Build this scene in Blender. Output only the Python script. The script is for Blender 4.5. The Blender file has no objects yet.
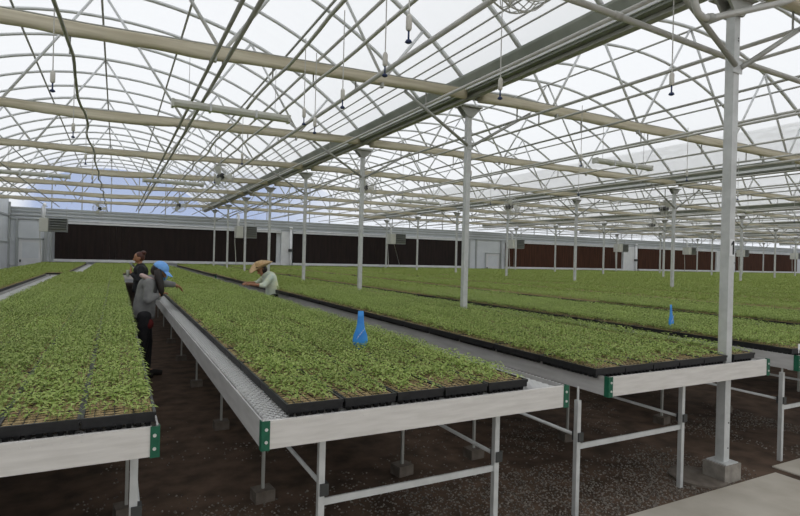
import bpy, bmesh, math, random
import numpy as np
from mathutils import Vector, Matrix, noise
random.seed(7)
rng = np.random.default_rng(11)
sc = bpy.context.scene
COL = sc.collection
PI = math.pi

# ------------------------------------------------------------------ camera
CAMZ = 1.70
F, YAW, PIT, ROL = 539.95, 0.4836, -0.0018, 0.0250
def cam_axes():
    r0 = Vector((math.cos(YAW), -math.sin(YAW), 0)); f0 = Vector((math.sin(YAW), math.cos(YAW), 0)); z = Vector((0, 0, 1))
    c, s = math.cos(PIT), math.sin(PIT)
    f = f0 * c + z * s; u = z * c - f0 * s
    c, s = math.cos(ROL), math.sin(ROL)
    return r0 * c + u * s, u * c - r0 * s, f
CR, CU, CF = cam_axes()
def project(p):
    d = Vector(p) - Vector((0, 0, CAMZ))
    w = d.dot(CF)
    if w < 0.05: return None
    return 400 + F * d.dot(CR) / w, 258 - F * d.dot(CU) / w, w
def inview(pts, m=130):
    for p in pts:
        q = project(p)
        if q and -m < q[0] < 800 + m and -m < q[1] < 516 + m: return True
    return False
cam = bpy.data.cameras.new('camera'); co = bpy.data.objects.new('camera', cam); COL.objects.link(co)
cam.sensor_width = 36; cam.lens = F * 36 / 800; cam.clip_start = 0.05; cam.clip_end = 2000
M = Matrix((CR, CU, -CF)).transposed().to_4x4(); M.translation = (0, 0, CAMZ)
co.matrix_world = M; sc.camera = co

# ------------------------------------------------------------------ materials
def mat(name, col, rough=0.6, metal=0.0, col2=None, scale=8.0, detail=4.0, bump=0.0, spec=0.4, trans=0.0, stretch=None, rnd=0.0):
    m = bpy.data.materials.new(name); m.use_nodes = True
    nt = m.node_tree; n = nt.nodes; l = nt.links
    b = n['Principled BSDF']; b.inputs['Roughness'].default_value = rough; b.inputs['Metallic'].default_value = metal
    b.inputs['Specular IOR Level'].default_value = spec
    b.inputs['Base Color'].default_value = (*col, 1)
    out_col = None
    if col2 is not None:
        tc = n.new('ShaderNodeTexCoord'); no = n.new('ShaderNodeTexNoise')
        no.inputs['Scale'].default_value = scale; no.inputs['Detail'].default_value = detail
        src = tc.outputs['Object']
        if stretch:
            mp = n.new('ShaderNodeMapping'); mp.inputs['Scale'].default_value = stretch
            l.new(src, mp.inputs['Vector']); src = mp.outputs['Vector']
        l.new(src, no.inputs['Vector'])
        r = n.new('ShaderNodeValToRGB'); r.color_ramp.elements[0].position = 0.35; r.color_ramp.elements[1].position = 0.65
        r.color_ramp.elements[0].color = (*col, 1); r.color_ramp.elements[1].color = (*col2, 1)
        l.new(no.outputs['Fac'], r.inputs['Fac']); out_col = r.outputs['Color']
        if bump:
            bp = n.new('ShaderNodeBump'); bp.inputs['Strength'].default_value = bump; bp.inputs['Distance'].default_value = 0.02
            l.new(no.outputs['Fac'], bp.inputs['Height']); l.new(bp.outputs['Normal'], b.inputs['Normal'])
    if rnd:
        oi = n.new('ShaderNodeObjectInfo'); hs = n.new('ShaderNodeHueSaturation'); mr = n.new('ShaderNodeMapRange')
        mr.inputs['To Min'].default_value = 1 - rnd; mr.inputs['To Max'].default_value = 1 + rnd
        l.new(oi.outputs['Random'], mr.inputs['Value']); l.new(mr.outputs['Result'], hs.inputs['Value'])
        if out_col: l.new(out_col, hs.inputs['Color'])
        else: hs.inputs['Color'].default_value = (*col, 1)
        out_col = hs.outputs['Color']
    if out_col: l.new(out_col, b.inputs['Base Color'])
    if trans:
        t = n.new('ShaderNodeBsdfTranslucent'); mx = n.new('ShaderNodeMixShader'); mx.inputs['Fac'].default_value = trans
        if out_col: l.new(out_col, t.inputs['Color'])
        else: t.inputs['Color'].default_value = (*col, 1)
        o = n['Material Output']
        l.new(b.outputs[0], mx.inputs[1]); l.new(t.outputs[0], mx.inputs[2]); l.new(mx.outputs[0], o.inputs['Surface'])
    return m
def film(name, clear, tint, milky):
    m = bpy.data.materials.new(name); m.use_nodes = True
    nt = m.node_tree; n = nt.nodes; l = nt.links
    n.remove(n['Principled BSDF'])
    a = n.new('ShaderNodeBsdfTransparent'); a.inputs['Color'].default_value = (*tint, 1)
    b = n.new('ShaderNodeBsdfTranslucent'); b.inputs['Color'].default_value = (*milky, 1)
    df = n.new('ShaderNodeBsdfDiffuse'); df.inputs['Color'].default_value = (*milky, 1)
    tb = n.new('ShaderNodeMixShader'); tb.inputs['Fac'].default_value = .08; l.new(b.outputs[0], tb.inputs[1]); l.new(df.outputs[0], tb.inputs[2])
    x = n.new('ShaderNodeMixShader')
    tc = n.new('ShaderNodeTexCoord'); no = n.new('ShaderNodeTexNoise'); mp = n.new('ShaderNodeMapping')
    mp.inputs['Scale'].default_value = (0.5, 3.0, 0.5); no.inputs['Scale'].default_value = 0.8
    mr = n.new('ShaderNodeMapRange'); mr.inputs['To Min'].default_value = 1 - clear - 0.04; mr.inputs['To Max'].default_value = 1 - clear + 0.04
    l.new(tc.outputs['Object'], mp.inputs['Vector']); l.new(mp.outputs['Vector'], no.inputs['Vector'])
    l.new(no.outputs['Fac'], mr.inputs['Value']); l.new(mr.outputs['Result'], x.inputs['Fac'])
    l.new(a.outputs[0], x.inputs[1]); l.new(tb.outputs[0], x.inputs[2]); l.new(x.outputs[0], n['Material Output'].inputs['Surface'])
    return m
MT = {
 'galv': mat('galvanised_steel', (.50, .51, .50), .5, .25, (.58, .59, .58), 14),
 'pipe': mat('pale_painted_steel', (.56, .555, .52), .45, .15, (.49, .485, .455), 6),
 'dkpipe': mat('dull_steel_pipe', (.36, .36, .33), .5, .25, (.42, .42, .39), 9),
 'hoop': mat('arch_steel', (.60, .615, .61), .5, .15, (.67, .68, .675), 7),
 'gutter': mat('gutter_steel', (.20, .215, .18), .5, .2, (.26, .275, .235), 3),
 'alu': mat('bench_aluminium', (.60, .575, .54), .5, .2, (.70, .675, .64), 5, 6, stretch=(1, 1, 9)),
 'mesh': mat('expanded_mesh', (.66, .66, .65), .45, .3),
 'green': mat('green_bracket', (.006, .085, .045), .5, 0, (.01, .11, .06), 30),
 'bolt': mat('bolt_zinc', (.7, .7, .68), .35, .5),
 'cloth': mat('shade_cloth', (.69, .635, .50), .9, 0, (.54, .485, .36), 3, 6, stretch=(.5, 5, 9)),
 'black': mat('black_plastic', (.010, .010, .011), .45, 0, (.016, .016, .017), 20),
 'soil': mat('potting_mix', (.27, .185, .085), .95, 0, (.50, .38, .20), 160, 3, .6),
 'leaf': mat('seedling_leaf', (.24, .345, .070), .6, 0, (.47, .56, .185), 22, 3, trans=.35, rnd=.10, spec=.25),
 'stem': mat('seedling_stem', (.20, .28, .07), .6),
 'ground': mat('damp_soil', (.050, .031, .019), .95, 0, (.115, .072, .047), 5, 10, .5),
 'gravel': mat('gravel_stone', (.06, .05, .04), .85, 0, (.26, .23, .195), 45, 2),
 'concrete': mat('concrete', (.40, .36, .30), .9, 0, (.49, .45, .385), 3, 8, .1),
 'block': mat('concrete_block', (.20, .18, .155), .95, 0, (.30, .275, .24), 12, 8, .3),
 'brownblock': mat('brown_concrete_block', (.11, .09, .072), .95, 0, (.17, .145, .12), 12, 8, .3),  # darker, browner concrete for the leg blocks and the round pad
 'rail': mat('shaded_side_rail', (.42, .41, .40), .55, .1, (.50, .49, .48), 4, 6, stretch=(6, 1, 6)),  # darker than the front rails: dark aisle reflection put into the colour
 'film': film('roof_film', .30, (.95, .96, .97), (.955, .96, .97)),
 'clear': film('gable_film', .80, (.92, .94, .97), (.85, .88, .95)),
 'panel': mat('wall_panel', (.66, .69, .72), .55, 0, (.72, .75, .78), 2, 3),
 'frame': mat('wall_frame', (.42, .44, .44), .5, .2),
 'white': mat('white_paint', (.78, .79, .80), .5, 0, (.70, .71, .72), 3),
 'pad0': mat('near_black_cooling_pad', (.013, .008, .007), .9, 0, (.022, .013, .011), 2, 6, stretch=(4, 1, .4)),  # darker pad brown for the two left sections
 'pad1': mat('brown_cooling_pad', (.042, .015, .007), .9, 0, (.072, .026, .012), 2, 6, stretch=(4, 1, .4)),
 'heater': mat('heater_enamel', (.55, .55, .49), .5, 0, (.62, .62, .56), 4),
 'dark': mat('dark_metal', (.05, .052, .05), .5, .2),
 'louver': mat('louver_steel', (.23, .24, .23), .5, .3),
 'wire': mat('wire_steel', (.45, .45, .44), .5, .3),
 'fog': mat('fogger_weight', (.60, .58, .52), .5, 0),
 'navy': mat('nozzle_blue', (.02, .035, .10), .4),
 'blue': mat('blue_plastic', (.055, .32, .84), .4, 0, (.09, .42, .90), 12, 2, trans=.30),
 'print': mat('pale_print', (.45, .62, .88), .5),
 'ink': mat('black_ink', (.008, .008, .008), .6),
 'lamp': mat('fixture_enamel', (.66, .66, .60), .5, 0, (.60, .60, .54), 5),
 'skin': mat('skin', (.36, .17, .095), .55, 0, (.42, .21, .12), 9),
 'hairred': mat('auburn_hair', (.045, .012, .008), .5, 0, (.08, .022, .012), 40, stretch=(1, 1, .2)),
 'hairdark': mat('dark_hair', (.010, .007, .006), .5, 0, (.022, .015, .012), 40, stretch=(1, 1, .2)),
 'jacket': mat('black_jacket', (.010, .011, .014), .8, 0, (.018, .019, .022), 12),
 'grey': mat('grey_hoodie', (.155, .155, .155), .9, 0, (.21, .21, .205), 12),
 'pink': mat('pink_lining', (.50, .36, .34), .9),
 'cap': mat('light_blue_cap', (.17, .40, .85), .8, 0, (.22, .46, .90), 15),
 'straw': mat('straw', (.46, .30, .15), .8, 0, (.60, .43, .24), 60, 3, .4),
 'band': mat('hat_band', (.12, .07, .035), .8),
 'shirt': mat('pale_shirt', (.74, .77, .54), .9, 0, (.64, .74, .68), 4, 3),
 'trouser': mat('dark_trousers', (.014, .014, .017), .85, 0, (.024, .023, .026), 10),
 'boot': mat('dark_boot', (.02, .016, .013), .7),
 'red': mat('dark_red_cloth', (.13, .012, .012), .8),
 'whitecloth': mat('white_cloth', (.70, .72, .70), .9),
 'eye': mat('eye_dark', (.01, .008, .007), .3),
 'lip': mat('lip', (.30, .10, .08), .5),
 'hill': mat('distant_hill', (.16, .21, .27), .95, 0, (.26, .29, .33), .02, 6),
 'field': mat('outside_ground', (.22, .20, .15), .95, 0, (.28, .25, .19), .2, 6),
}

# ------------------------------------------------------------------ mesh builder
class MB:
    def __init__(s): s.v = []; s.f = []; s.m = []; s.cur = 0
    def add(s, vs, fs):
        o = len(s.v); s.v += [tuple(v) for v in vs]
        for f in fs: s.f.append(tuple(i + o for i in f)); s.m.append(s.cur)
        return s
    def box(s, x0, x1, y0, y1, z0, z1):
        return s.add([(x0,y0,z0),(x1,y0,z0),(x1,y1,z0),(x0,y1,z0),(x0,y0,z1),(x1,y0,z1),(x1,y1,z1),(x0,y1,z1)],
              [(0,3,2,1),(4,5,6,7),(0,1,5,4),(1,2,6,5),(2,3,7,6),(3,0,4,7)])
    def tube(s, pts, r, n=8, cap=True, ry=None):
        pts = [Vector(p) for p in pts]; k = len(pts); rs = r if isinstance(r, (list, tuple)) else [r] * k
        vs = []; fs = []; up = None
        for i, p in enumerate(pts):
            t = (pts[min(i+1, k-1)] - pts[max(i-1, 0)]).normalized()
            if up is None: up = Vector((0,0,1)) if abs(t.z) < .9 else Vector((0,1,0))
            a = t.cross(up).normalized(); b = a.cross(t).normalized(); up = b
            q = (ry / r) if ry else 1
            for j in range(n):
                th = 2 * PI * (j + .5) / n
                vs.append(p + a * (math.cos(th) * rs[i]) + b * (math.sin(th) * rs[i] * q))
        for i in range(k-1):
            for j in range(n):
                j2 = (j+1) % n
                fs.append((i*n+j, i*n+j2, (i+1)*n+j2, (i+1)*n+j))
        if cap: fs.append(tuple(range(n-1, -1, -1))); fs.append(tuple((k-1)*n + j for j in range(n)))
        return s.add(vs, fs)
    def bar(s, a, b, w, h):                         # rectangular bar
        a = Vector(a); b = Vector(b); t = (b-a).normalized()
        up = Vector((0,0,1)) if abs(t.z) < .9 else Vector((0,1,0))
        x = t.cross(up).normalized() * (w/2); y = x.cross(t).normalized() * (h/2)
        vs = [p + x*i + y*j for p in (a,b) for i,j in ((-1,-1),(1,-1),(1,1),(-1,1))]
        return s.add(vs, [(3,2,1,0),(4,5,6,7),(0,1,5,4),(1,2,6,5),(2,3,7,6),(3,0,4,7)])
    def lathe(s, prof, n=16, cx=0, cy=0):           # prof: (r, z)
        vs = []; fs = []
        for r, z in prof:
            for j in range(n): vs.append((cx + r*math.cos(2*PI*j/n), cy + r*math.sin(2*PI*j/n), z))
        for i in range(len(prof)-1):
            for j in range(n):
                j2 = (j+1) % n; fs.append((i*n+j, i*n+j2, (i+1)*n+j2, (i+1)*n+j))
        fs.append(tuple(range(n-1,-1,-1))); fs.append(tuple((len(prof)-1)*n + j for j in range(n)))
        return s.add(vs, fs)
    def prism(s, poly, y0, y1):                     # poly in xz, extruded along y
        n = len(poly)
        vs = [(x,y0,z) for x,z in poly] + [(x,y1,z) for x,z in poly]
        fs = [tuple(range(n)), tuple(range(2*n-1, n-1, -1))] + [(i, n+i, n+(i+1)%n, (i+1)%n) for i in range(n)]
        return s.add(vs, fs)
    def mesh(s, name, mats, smooth=False):
        me = bpy.data.meshes.new(name); me.from_pydata(s.v, [], s.f)
        if not isinstance(mats, (list, tuple)): mats = [mats]
        for m in mats: me.materials.append(MT[m])
        me.polygons.foreach_set('material_index', s.m)
        if smooth: me.polygons.foreach_set('use_smooth', [True]*len(me.polygons))
        me.update(); return me
def link(name, me, parent=None, loc=(0,0,0), rotz=0):
    o = bpy.data.objects.new(name, me); COL.objects.link(o); o.location = loc; o.rotation_euler = (0,0,rotz)
    if parent is not None: o.parent = parent
    return o
def part(name, mb, m, parent, smooth=False, loc=(0,0,0)):
    return link(name, mb.mesh(name, m, smooth), parent, loc)
def tag(o, label, cat, group=None, kind=None):
    if label: o['label'] = label
    if cat: o['category'] = cat
    if group: o['group'] = group
    if kind: o['kind'] = kind
    return o
def thing(name, label, cat, loc=(0,0,0), group=None):
    return tag(link(name, None, None, loc), label, cat, group)
def struct(name, mb, m, smooth=False):
    o = part(name, mb, m, None, smooth); o['kind'] = 'structure'; return o
def dup(root, loc, label, group=None):
    r = root.copy(); COL.objects.link(r); r.location = loc; r['label'] = label
    if group: r['group'] = group
    for ch in list(root.children):
        c = ch.copy(); COL.objects.link(c); c.parent = r
        for g in ch.children:
            d = g.copy(); COL.objects.link(d); d.parent = c
    return r
ORD = 'zeroth first second third fourth fifth sixth seventh eighth ninth tenth eleventh twelfth thirteenth fourteenth fifteenth sixteenth seventeenth eighteenth nineteenth twentieth'.split()
def o_(n):
    if n <= 20: return ORD[n]
    if n == 30: return 'thirtieth'
    return ('twenty-' if n < 30 else 'thirty-') + ORD[n % 10]

# ------------------------------------------------------------------ layout constants
W = 9.593; XA = 4.312; DY = 3.66; Y0 = 2.60; YB = 31.9; NH = 8
ZE, ZA = 4.10, 5.98                    # eave and apex of the arches
XL = -4.65                             # left wall
def house(h):                          # centre, left half width, right half width
    if h == 0: return -.30, 4.35, 4.612
    return XA + W * (h - .5), W/2, W/2
def low(x, hl):                       # the leftmost span hangs a little lower toward the left wall
    return 0.0 if hl > 4.5 else .12*min(1, max(0, (4.2-x)/4.2))
def arch_z(x, hl, hr):
    if hl < 4.5: return arch_z0(x, hl, hr) - .8*low(x, hl)
    return arch_z0(x, hl, hr)
def arch_z0(x, hl, hr):
    half = hl if x < 0 else hr; rise = ZA - ZE
    R = (half*half + rise*rise) / (2*rise)
    return ZA - R + math.sqrt(max(R*R - x*x, 0))
TY = [Y0 + DY*k for k in range(8)]     # column lines, front to back

# ------------------------------------------------------------------ ground
g = MB(); N = 60
struct('floor', MB().add([(-6,-8,0),(75,-8,0),(75,YB+.2,0),(-6,YB+.2,0)], [(0,1,2,3)]), 'ground')
o = MB(); o.add([(-900,-900,-.05),(900,-900,-.05),(900,900,-.05),(-900,900,-.05)], [(0,1,2,3)])
tag(struct('outside_ground', o, 'field'), None, None)
cb = MB(); cb.box(-6, 4.84, -4, 2.475, -.02, .006)
struct('concrete_path', cb, 'concrete')
cb = MB(); cb.box(4.95, 9, -4, 2.56, -.02, .010)
struct('concrete_apron', cb, 'concrete')
# gravel: countless small stones
gv = []; gf = []
def stone(x, y, s):
    b = len(gv); a = random.random()*6
    h = s * random.uniform(.5, .9)
    k = 5
    for j in range(k):
        t = a + 2*PI*j/k; r = s*random.uniform(.75, 1.2); gv.append((x+r*math.cos(t), y+r*math.sin(t), 0.0))
    for j in range(k):
        t = a + 2*PI*j/k + .3; r = s*random.uniform(.45, .7); gv.append((x+r*math.cos(t), y+r*math.sin(t), h))
    for j in range(k): gf.append((b+j, b+(j+1)%k, b+k+(j+1)%k, b+k+j))
    gf.append(tuple(b+k+j for j in range(k)))
for i in range(26000):
    y = 2.49 + abs(random.gauss(0, 1.0)); x = random.uniform(-.5, 6.5)
    dens = noise.noise((x*1.3, y*1.3, 3)) + .25 + (.30 if 1.8 < x < 4.0 and y < 3.4 else -.12)
    if y > 8 or random.random() > dens*1.5: continue
    stone(x, y, random.uniform(.004, .010))
me = bpy.data.meshes.new('gravel'); me.from_pydata(gv, [], gf); me.materials.append(MT['gravel'])
tag(link('gravel', me), 'loose grey gravel scattered on the dark soil under the front benches', 'gravel', kind='stuff')

# hills and sky
hm = MB(); nx = 90
for (dist, hmax, seed) in ((520, 22, 2.0),):
    vs = []; fs = []
    for i in range(nx):
        ang = -1.25 + 2.5*i/(nx-1)
        h = hmax*(.55 + .6*noise.noise((ang*2.2, seed, 0)) + .12*noise.noise((ang*9, seed, 0)))
        for j, (dd, hh) in enumerate(((0, -1), (60, .45), (120, .8), (170, 1.0), (320, -.05))):
            q = (dist+dd)
            vs.append((q*math.sin(ang)+60, q*math.cos(ang), max(hh*h, -2) + (4*noise.noise((i*.7, j*2, 1)) if 0 < j < 4 else 0)))
    for i in range(nx-1):
        for j in range(4): fs.append((i*5+j, (i+1)*5+j, (i+1)*5+j+1, i*5+j+1))
    hm.add(vs, fs)
struct('hills', hm, 'hill', True)
w = bpy.data.worlds.new('sky'); sc.world = w; w.use_nodes = True
n = w.node_tree.nodes; l = w.node_tree.links
tc = n.new('ShaderNodeTexCoord'); sp = n.new('ShaderNodeSeparateXYZ'); l.new(tc.outputs['Generated'], sp.inputs[0])
def math_(op, a, b_=None, c_=None):
    m = n.new('ShaderNodeMath'); m.operation = op; m.use_clamp = False
    for k, v in enumerate((a, b_, c_)):
        if v is None: continue
        if isinstance(v, (int, float)): m.inputs[k].default_value = v
        else: l.new(v, m.inputs[k])
    return m.outputs[0]
def smooth(v, a, b_):
    m = n.new('ShaderNodeMapRange'); m.interpolation_type = 'SMOOTHSTEP'; m.inputs['From Min'].default_value = a; m.inputs['From Max'].default_value = b_
    l.new(v, m.inputs['Value']); return m.outputs['Result']
no = n.new('ShaderNodeTexNoise'); no.inputs['Scale'].default_value = 7.0; no.inputs['Detail'].default_value = 6
l.new(tc.outputs['Generated'], no.inputs['Vector'])
wob = math_('MULTIPLY_ADD', no.outputs['Fac'], .10, -.05)
elev = math_('ADD', sp.outputs['Z'], math_('MULTIPLY', wob, .6)); azim = math_('ADD', math_('ARCTAN2', sp.outputs['X'], sp.outputs['Y']), wob)
blue = math_('MULTIPLY', math_('SUBTRACT', 1.0, smooth(elev, .125, .150)), math_('MULTIPLY', smooth(azim, -.135, -.09), math_('SUBTRACT', 1.0, smooth(azim, .22, .42))))
cl = n.new('ShaderNodeMixRGB'); cl.inputs[1].default_value = (.94, .955, .975, 1); cl.inputs[2].default_value = (.40, .49, .72, 1); l.new(blue, cl.inputs[0])
gd = n.new('ShaderNodeMixRGB'); gd.inputs[1].default_value = (.33, .31, .27, 1); l.new(smooth(sp.outputs['Z'], -.01, .005), gd.inputs[0]); l.new(cl.outputs[0], gd.inputs[2])
l.new(gd.outputs[0], n['Background'].inputs['Color'])
n['Background'].inputs['Strength'].default_value = 1.0

# ------------------------------------------------------------------ roof skin, gables, walls
for h in range(NH):
    c, hl, hr = house(h); b = MB(); k = 40
    xs = [-hl + (hl+hr)*i/k for i in range(k+1)]
    vs = [(c+x, y, arch_z(x, hl, hr)+.035) for y in (-6, YB) for x in xs]
    b.add(vs, [(i, i+1, k+2+i, k+1+i) for i in range(k)])
    struct('ceiling', b, 'film', True)
    # gable: clear film above the wall
    gb = MB(); pts = [(c+x, arch_z(x, hl, hr)+.03) for x in xs]
    z0 = 3.62
    vs = [(x, YB, z) for x, z in pts] + [(x, YB, z0) for x, _ in pts]
    gb.add(vs, [(i, k+1+i, k+2+i, i+1) for i in range(k)])
    struct('window_%d' % (h+1), gb, 'clear')
    gs = MB()                                     # gable studs and rail
    gs.box(c-hl, c+hr, YB-.06, YB-.01, 3.58, 3.68)
    for x in (-2.6, -1.3, 0, 1.3, 2.6): gs.box(c+x-.025, c+x+.025, YB-.05, YB-.01, 3.68, arch_z(x, hl, hr))
    struct('trim_%d' % (h+1), gs, 'frame')
XR = XA + W*(NH-1) + .05
wl = MB(); wl.box(XL-.08, XL, -6, YB, 0, ZE+.05); struct('wall_left', wl, 'panel')
tr = MB(); tr.box(XL+.001, XL+.04, -6, YB-.1, 1.92, 1.99); tr.box(XL+.001, XL+.05, -6, YB-.1, 3.2, 3.28)
tr.box(XL, XL+.09, YB-.12, YB-.03, 0, 3.9)
for y in TY: tr.box(XL+.001, XL+.06, y-.04, y+.04, 0, ZE)
struct('trim_20', tr, 'frame')
wr = MB(); wr.box(XR, XR+.08, -6, YB, 0, ZE+.05); struct('wall_right', wr, 'panel')
wb = MB(); wb.box(XL-.08, XR+.08, YB, YB+.08, 0, 3.62); struct('wall_back', wb, 'panel')
tr = MB()                                          # horizontal members of the end wall
for z, d in ((3.10, .04), (3.27, .06), (3.45, .05)): tr.box(XL+.1, XR, YB-.08, YB-.001, z, z+d)
struct('trim_21', tr, 'frame')
tr = MB(); tr.box(XL+.1, XR, YB-.07, YB-.001, .86, .93); struct('baseboard_back', tr, 'white')
# downpipes and posts on the white wall bits
tr = MB()
for x in (-4.3, -3.12, -2.9, 22.3, 22.9, 25.15): tr.box(x-.05, x+.05, YB-.1, YB-.001, 0, 3.1)
struct('trim_22', tr, 'frame')
PADS = ((-2.73, 8.62, 'pad0'), (9.40, 21.70, 'pad0'), (25.55, 38.0, 'pad1'), (39.95, 50.9, 'pad1'), (54.1, 65.4, 'pad1'))
PADS = ((-2.73, 8.62, 'pad0', 'near-black cooling pad along the end wall behind the workers, left of the first white pier'),
        (9.40, 21.70, 'pad0', 'very dark brown cooling pad on the end wall between white pier and pale doorway'),
        (25.55, 38.0, 'pad1', 'reddish brown cooling pad on the end wall just right of the pale doorway'),
        (39.95, 50.9, 'pad1', 'reddish brown cooling pad on the end wall left of the column marked 1'),
        (54.1, 65.4, 'pad1', 'reddish brown cooling pad on the end wall right of the column marked 1'))
for x0, x1, m, lab in PADS:
    t = thing('cooling_pad', lab, 'cooling pad', (x0, YB-.16, 1.05))
    L = x1-x0
    b = MB()
    z1 = 1.90
    for i in range(int(L/.3)):
        xa = i*.3; xb = min(L, xa+.297); b.box(xa, xb, 0.0, .14, .12, z1)
    part('pad', b, m, t)
    part('water_trough', MB().box(-.02, L+.02, -.06, .15, 0, .13), 'white', t)
    b = MB(); b.box(-.02, L+.02, -.05, .15, z1, z1+.09); part('top_rail', b, 'white', t)
    b = MB(); b.tube([(0,-.02,z1+.14),(L,-.02,z1+.14)], .035, 8); part('supply_pipe', b, 'white', t, True)
# white piers with a white pipe in front
for x0, x1, lab in ((8.68, 9.34, 'white pier panel on the end wall between the two darkest pads'), (38.1, 39.85, 'white pier panel between two reddish brown cooling pads'), (51.0, 54.0, 'white pier panel partly hidden by the column marked 1')):
    t = thing('pier_panel', lab, 'wall panel', ((x0+x1)/2, YB-.14, 0)); hw = (x1-x0)/2
    part('panel', MB().box(-hw, hw, 0, .12, 0, 3.05), 'white', t)
    b = MB(); b.tube([(hw*.6, -.12, 0), (hw*.6, -.12, 3.2)], .07, 10); b.tube([(hw*.6, -.12, 3.2), (hw*.6, -.12, 3.32)], .11, 10)
    part('drain_pipe', b, 'white', t, True)
    part('pipe_valve', MB().box(hw*.6-.1, hw*.6+.06, -.26, -.02, 1.85, 2.02), 'dark', t)
def door(nm, x0, x1, zt):
    d = MB(); d.box(x0, x1, YB-.05, YB-.001, 0, zt); o = struct(nm, d, 'white')
    f = MB(); f.box(x0-.07, x0-.002, YB-.07, YB-.001, 0, zt+.07); f.box(x1+.002, x1+.07, YB-.07, YB-.001, 0, zt+.07); f.box(x0-.07, x1+.07, YB-.07, YB-.001, zt+.002, zt+.07)
    part('door_frame', f, 'frame', o)
    f = MB(); f.box(x0+.05, x0+.11, YB-.12, YB-.05, 1.0, 1.12); part('door_handle', f, 'dark', o)
    f = MB(); f.box(x0+.15, x1-.15, YB-.056, YB-.0505, 1.2, zt-.15); part('door_panel', f, 'panel', o)
door('door_1', -4.22, -3.25, 2.11)
door('door_2', 23.8, 24.98, 2.10)

# ------------------------------------------------------------------ columns
def column(r, k):
    x = XA + W*r; y = TY[k]
    if not inview([(x, y, 1.2), (x, y, 3.2)], 60): return
    if r == 0 and k == 0: lab = 'nearest grey steel column, marked with a black number 1'
    elif r == 0: lab = 'grey steel column, %s from the front in the line of the column marked 1' % o_(k+1)
    else: lab = 'grey steel column in the %s column line from the left, %s row back' % (o_(r+1), o_(k+1))
    t = thing('support_column', lab, 'column', (x, y, 0), 'roof columns standing among the benches')
    z0 = .137 if (r == 0 and k == 0) else 0
    b = MB(); s = .035
    b.box(-s, s, -s, s, z0, 3.74)
    part('post', b, 'galv', t)
    b = MB()                                     # saddle under the gutter
    b.prism([(-.05, 3.67), (.05, 3.67), (.17, 3.80), (-.17, 3.80)], -.055, -.036); b.prism([(-.05, 3.67), (.05, 3.67), (.17, 3.80), (-.17, 3.80)], .036, .055)
    b.box(-.17, .17, -.10, .10, 3.80, 3.815)
    part('saddle_bracket', b, 'dkpipe', t)
    for sx in (-1, 1):
        b = MB(); b.tube([(sx*.04, -.052, 3.27), (sx*1.05, -.052, 3.86)], .021, 8); part('knee_brace', b, 'dkpipe', t, True)
    b = MB(); b.box(-.06, .06, -.046, -.036, 3.22, 3.32); part('brace_plate', b, 'galv', t)
    if r == 0 and k == 0:
        part('base_plate', MB().box(-.08, .08, -.08, .08, z0, z0+.008), 'galv', t)
        b = MB()
        for zz in (3.48, 3.5, .45, .25): b.tube([(.015, -.034, zz), (.015, -.038, zz)], .006, 8)
        part('bolt_hole', b, 'dark', t)
        p = part('number_plate', MB().box(-.028, .033, -.0375, -.0355, 1.775, 1.905), 'white', t); p['label'] = 'white plate with black 1'
        one = MB().prism([(.006,1.785),(.026,1.785),(.026,1.893),(.010,1.893),(-.012,1.872),(-.012,1.855),(.006,1.866)], -.0390, -.0376)
        part('numeral', one, 'ink', p)
for r in range(NH-1):
    for k in range(8): column(r, k)
b = MB(); b.box(-.105, .105, -.09, .09, 0, .137); bb = thing('footing_block', 'grey concrete block under the column marked 1', 'concrete block', (XA, Y0, 0))
part('block', b, 'block', bb)
b = MB(); b.lathe([(.21, 0), (.21, .014), (.19, .020)], 28, 0, 0)
tag(part('footing_pad', b, 'brownblock', None, loc=(XA-.17, Y0+.09, 0)), 'round brown concrete pad on the soil around the block under the column', 'concrete pad')

# ------------------------------------------------------------------ gutters
for r in range(NH-1):
    x = XA + W*r
    lab = 'dark grey roof gutter running back over the line of the column marked 1' if r == 0 else 'dark grey roof gutter over the %s column line from the left' % o_(r+1)
    t = thing('roof_gutter', lab, 'gutter', (x, 0, 3.885), 'roof gutters between the arched spans')
    b = MB(); ya, yb = -5, YB-.1
    b.prism([(-.125,.08),(.125,.08),(.125,.18),(.17,.29),(.17,.32),(.15,.32),(.11,.19),(.11,.095),(-.11,.095),(-.11,.19),(-.15,.32),(-.17,.32),(-.17,.29),(-.125,.18)], ya, yb)
    part('channel', b, 'gutter', t)
    b = MB(); b.box(-.15, -.127, ya, yb, .11, .165); part('edge_profile', b, 'hoop', t); b = MB(); b.box(.127, .15, ya, yb, .11, .165); part('edge_profile', b, 'hoop', t)
    b = MB(); b.box(-.045, .045, ya, yb, .035, .075); part('bearer_tube', b, 'dkpipe', t)

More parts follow.
